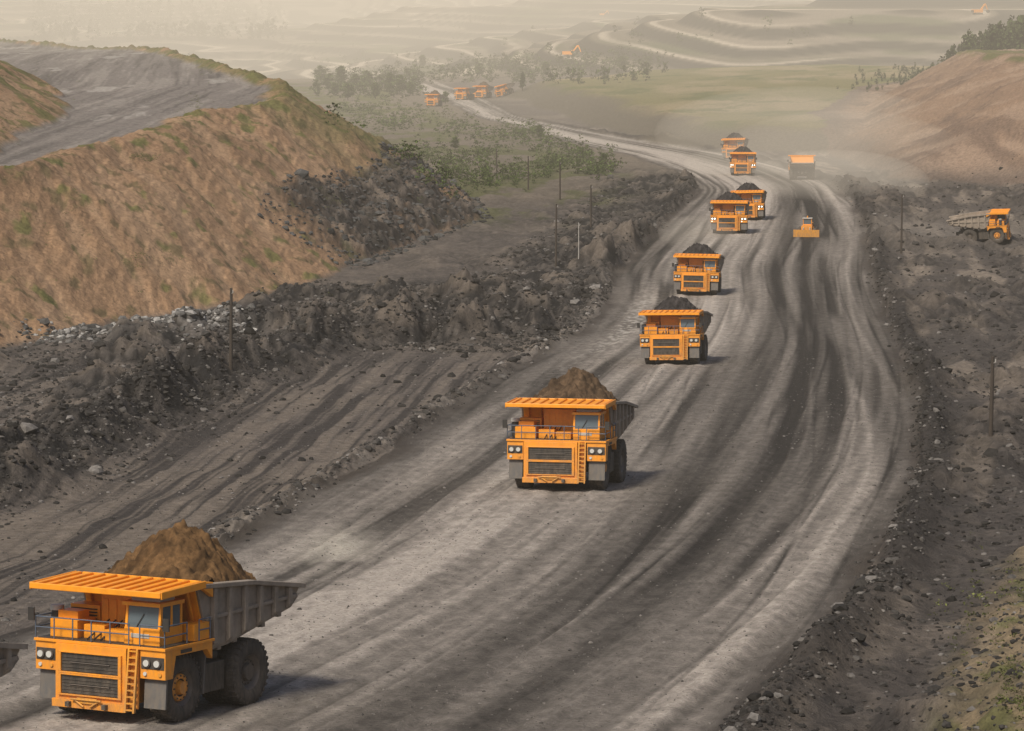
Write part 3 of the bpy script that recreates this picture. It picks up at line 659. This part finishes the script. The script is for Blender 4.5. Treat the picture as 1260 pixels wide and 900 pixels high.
m=(X>fXL(Y)-60)&(X<fXR(Y)); X,Y=X[m],Y[m]; n=len(X)
rocks('road_gravel',X,Y,np.clip(RNG.lognormal(-2.5,.4,n),.04,.26)*np.interp(Y,[140,420],[.8,1.5]),RNG.uniform(.04,.19,n)[:,None]*np.array((1.05,.97,.9)))
n=3200; Y=RNG.uniform(600,830,n); X=RNG.uniform(-45,0,n); dd=sdist(X,Y,HILLA); m=(dd>-3)&(dd<21); X,Y=X[m],Y[m]; n=len(X)
rocks('scree_rocks',X,Y,np.clip(RNG.lognormal(-.4,.45,n),.4,2.6),RNG.uniform(.02,.08,n)[:,None]*np.ones(3))
n=1200; k=RNG.uniform(0,1,n)<.72
X=np.where(k,-44+RNG.normal(0,4.2,n),-57+RNG.normal(0,3,n)); Y=np.where(k,462+RNG.normal(0,7,n),446+RNG.normal(0,5,n))
rocks('light_rock_pile',X,Y,np.clip(RNG.lognormal(-.55,.4,n),.3,1.6),np.where(RNG.uniform(0,1,n)<.35,RNG.uniform(.17,.33,n),RNG.uniform(.04,.12,n))[:,None]*np.array((1,.97,.93)))

# ------------------------------------------------------------------ vegetation
def leafquads(C,size,colb,jit=.5):
    n=len(C); d1=RNG.normal(size=(n,3)); d1/=np.linalg.norm(d1,axis=1)[:,None]; d2=np.cross(d1,RNG.normal(size=(n,3))); d2/=np.linalg.norm(d2,axis=1)[:,None]
    s=size*RNG.uniform(.6,1.4,n)[:,None]
    V=np.stack([C-d1*s,C+d2*s*.6,C+d1*s,C-d2*s*.6],1)
    col=colb*(1+RNG.uniform(-jit,jit,n)[:,None]); return V.reshape(-1,3),np.repeat(col,4,0)
def crown(h,w,nclump,per,size,conifer=False,colr=(.055,.085,.025)):
    Vs=[];Cs=[]
    for i in range(nclump):
        z=RNG.uniform(.22,1)
        if conifer: r=w*(1-z)**.85*RNG.uniform(.3,1)+.05
        else: r=w*math.sqrt(max(0,1-((z-.6)/.42)**2))*RNG.uniform(.2,1)
        a=RNG.uniform(0,6.28); c=np.array((r*math.cos(a),r*math.sin(a),z*h))
        pts=c+RNG.normal(size=(per,3))*np.array((w*.17,w*.17,h*.04))
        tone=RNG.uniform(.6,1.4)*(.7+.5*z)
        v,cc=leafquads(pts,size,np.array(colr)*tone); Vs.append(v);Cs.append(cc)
    return np.concatenate(Vs),np.concatenate(Cs)
def tree_mesh(h,w,conifer):
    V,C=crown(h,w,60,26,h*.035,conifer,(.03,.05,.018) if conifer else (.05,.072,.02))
    nq=len(V)//4; b=MB(); b.cyl((0,0,-.4),(0,0,h*.85),h*.022,1,h*.006,n=7)
    for i in range(8):
        z=h*RNG.uniform(.3,.75); a=RNG.uniform(0,6.28); b.cyl((0,0,z),(w*.7*math.cos(a),w*.7*math.sin(a),z+h*.1),h*.008,1,h*.003,n=5)
    me=bpy.data.meshes.new('tree_mesh'); off=len(b.v)
    verts=b.v+[tuple(p) for p in V]; faces=b.f+[(off+4*i,off+4*i+1,off+4*i+2,off+4*i+3) for i in range(nq)]
    me.from_pydata(verts,[],faces); me.materials.append(M_LEAF); me.materials.append(M_WOOD)
    me.polygons.foreach_set('material_index',b.m+[0]*nq)
    a=me.attributes.new('Col','FLOAT_COLOR','POINT'); cc=np.ones((len(verts),4),np.float32); cc[off:,:3]=C; a.data.foreach_set('color',cc.ravel()); return me
TR=[tree_mesh(10,2.6,False),tree_mesh(8,2.6,False),tree_mesh(11,2.2,True),tree_mesh(9,3.2,False)]
for (u,v,k,s) in((643,112,2,.8),(492,117,3,1.1),(480,114,0,1.0),(505,118,1,.8),(452,108,3,1.0),(438,110,1,1.0),(420,106,0,1.1),(405,110,3,.9),(412,118,1,.8),(520,84,0,1.0),(548,128,1,.7),(665,172,1,.6),(742,206,1,.5),(560,185,3,.45),(672,95,0,.9),(590,95,3,.9),(765,88,0,.9),(428,124,3,.9),(462,122,0,.8),(395,100,3,1.0)):
    p=hit(u,v)
    if p[1]<800 : continue
    o=bpy.data.objects.new('pine_tree' if k==2 else 'birch_tree',TR[k]); scene.collection.objects.link(o); o.location=p; o.scale=(s*1.15,s*1.15,s); o.rotation_euler=(0,0,RNG.uniform(0,6.28))
def mass_at(name,H,h0,h1,w,ncl,per,colr,conif=0.0,hs=None):
    Vs=[];Cs=[]
    for i,q in enumerate(H):
        h=RNG.uniform(h0,h1) if hs is None else hs[i]
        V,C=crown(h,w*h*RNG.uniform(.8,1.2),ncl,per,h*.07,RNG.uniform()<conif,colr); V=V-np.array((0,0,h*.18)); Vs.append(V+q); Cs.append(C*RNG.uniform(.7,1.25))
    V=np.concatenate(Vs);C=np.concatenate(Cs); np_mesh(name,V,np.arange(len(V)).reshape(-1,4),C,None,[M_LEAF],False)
def mass(name,us,vs,h0,h1,w,ncl,per,colr,conif=0.0,ymin=0):
    H=hits(us,vs,700); H=H[(H[:,1]>ymin)&(H[:,1]<8500)]
    if len(H): mass_at(name,H,h0,h1,w,ncl,per,colr,conif)
R=RNG.uniform
n=520; Y=R(1420,1760,n); us=1015+(1300-1015)*R(0,1,n)**.5; X=(us-630)/F*Y; hs=np.interp(us,[1015,1150,1200,1300],[2,3.5,10,18])*R(.7,1.25,n)
mass_at('forest_ridge',np.stack([X,Y,terrain(X,Y)],1),0,0,.26,14,9,(.038,.052,.018),.4,hs)
n=420; us=R(40,350,n); vs=R(10,52,n); mass('distant_woodland',us,vs,12,26,.3,8,8,(.045,.058,.025),.3,1900)
us=np.concatenate([R(385,520,220),R(500,800,260),R(360,830,120),R(350,1050,50)]); vs=np.concatenate([R(90,122,220),R(76,104,260),R(66,90,120),R(20,60,50)]); mass('distant_trees',us,vs,3.5,9,.4,9,8,(.042,.058,.019),.1,1300)
def clus(cs,n):
    c=np.array(cs)[RNG.integers(0,len(cs),n)]; return c[:,0]+RNG.normal(0,1,n)*c[:,2],c[:,1]+RNG.normal(0,1,n)*c[:,3]
us,vs=clus([(525,195,22,9),(560,215,25,9),(590,200,25,8),(680,182,18,6),(720,195,16,6),(735,212,14,4),(610,170,25,8),(575,160,22,8),(470,135,30,6),(640,215,20,8),(440,140,20,8),(650,165,14,5),(480,155,20,6),(680,205,12,5),(520,150,30,7),(600,225,25,7)],950)
mass('shrubs',us,vs,1.2,4.4,.55,7,9,(.052,.074,.020))
us,vs=clus([(300,90,30,5),(405,140,15,12),(370,120,20,10),(180,196,10,3),(410,248,12,6),(240,130,10,8),(180,322,14,5),(60,300,50,40),(430,170,12,12),(15,160,12,12),(60,110,25,10),(250,300,100,40),(100,45,60,6),(250,70,40,8),(1210,760,40,60),(1240,860,20,30)],560)
mass('grass_tufts',us,vs,.35,1.1,.8,4,8,(.085,.095,.03))

# ------------------------------------------------------------------ haze & dust, self-glowing volumes
def glow_vol_mat(name,dens,col):  # absorption plus added emission; the glow stands in for scattered sunlight
    m=bpy.data.materials.new(name); m.use_nodes=True; nt=m.node_tree; nt.nodes.clear()
    o=nt.nodes.new('ShaderNodeOutputMaterial'); a=nt.nodes.new('ShaderNodeVolumeAbsorption'); a.inputs['Color'].default_value=(0,0,0,1); a.inputs['Density'].default_value=dens
    e=nt.nodes.new('ShaderNodeEmission'); e.inputs['Color'].default_value=(*col,1); e.inputs['Strength'].default_value=dens
    s=nt.nodes.new('ShaderNodeAddShader'); nt.links.new(a.outputs[0],s.inputs[0]); nt.links.new(e.outputs[0],s.inputs[1]); nt.links.new(s.outputs[0],o.inputs['Volume'])
    return m
def vbox(name,x0,x1,y0,y1,z0,z1,mat):
    b=MB(); b.box(x0,x1,y0,y1,z0,z1,0); me=b.mesh(name,[mat]); o=bpy.data.objects.new(name,me); scene.collection.objects.link(o)
vbox('haze',-9000,9000,-300,14500,-120,130,glow_vol_mat('glowing_haze_volume',1/12500.,(.76,.65,.51)))
vbox('pit_dust_haze',-8000,8000,820,14400,-118,100,glow_vol_mat('glowing_pit_dust_volume',1/3500.,(.76,.66,.52)))
DV=[glow_vol_mat('glowing_dust_volume_%d'%i,d,(.64,.55,.44)) for i,d in enumerate((.0021,.0052,.006))]  # dust puffs get their brightness from emission, not from scattered sun
import bmesh
bm=bmesh.new(); bmesh.ops.create_icosphere(bm,subdivisions=4,radius=1); sph=bpy.data.meshes.new('dust'); bm.to_mesh(sph); bm.free(); 
for p_ in sph.polygons: p_.use_smooth=True
sm_=[]
for i in range(3):
    q=sph.copy(); q.materials.append(DV[i]); sm_.append(q)
for (u,v,rx,ry,rz,k) in((1050,215,34,70,12,0),(1010,195,50,120,15,0),(1040,238,22,50,7,1),(905,214,14,40,4.5,1),(862,300,8,30,3,1)):
    p=hit(u,v); o=bpy.data.objects.new('dust_cloud',sm_[k]); scene.collection.objects.link(o); o.location=(p[0],p[1]+ry*.3,p[2]+rz*.35); o.scale=(rx,ry,rz)

# ------------------------------------------------------------------ light
az=math.radians(-150); el=math.radians(50)
d=Vector((math.sin(az)*math.cos(el),math.cos(az)*math.cos(el),math.sin(el)))
sl=bpy.data.lights.new('sun','SUN'); sl.energy=3.6; sl.angle=math.radians(12); sl.color=(1,.915,.77)
so=bpy.data.objects.new('sun',sl); scene.collection.objects.link(so); so.rotation_euler=d.to_track_quat('Z','Y').to_euler(); so.location=(0,0,400)
w=bpy.data.worlds.new('World'); scene.world=w; w.use_nodes=True; nt=w.node_tree; bg=nt.nodes['Background']
sk=nt.nodes.new('ShaderNodeTexSky'); sk.sky_type='NISHITA'; sk.sun_disc=False; sk.sun_elevation=el; sk.sun_rotation=az; sk.dust_density=4; sk.air_density=.8
nt.links.new(sk.outputs[0],bg.inputs['Color']); bg.inputs['Strength'].default_value=.095
scene.view_settings.view_transform='Standard'; scene.view_settings.look='None'; scene.view_settings.exposure=0

cam=bpy.data.cameras.new('camera'); co=bpy.data.objects.new('camera',cam); scene.collection.objects.link(co)
cam.sensor_width=36; cam.lens=36*F/1260; cam.clip_end=30000; cam.clip_start=1
co.location=(0,0,CAMZ); co.rotation_euler=(math.pi/2-PITCH,0,0); scene.camera=co
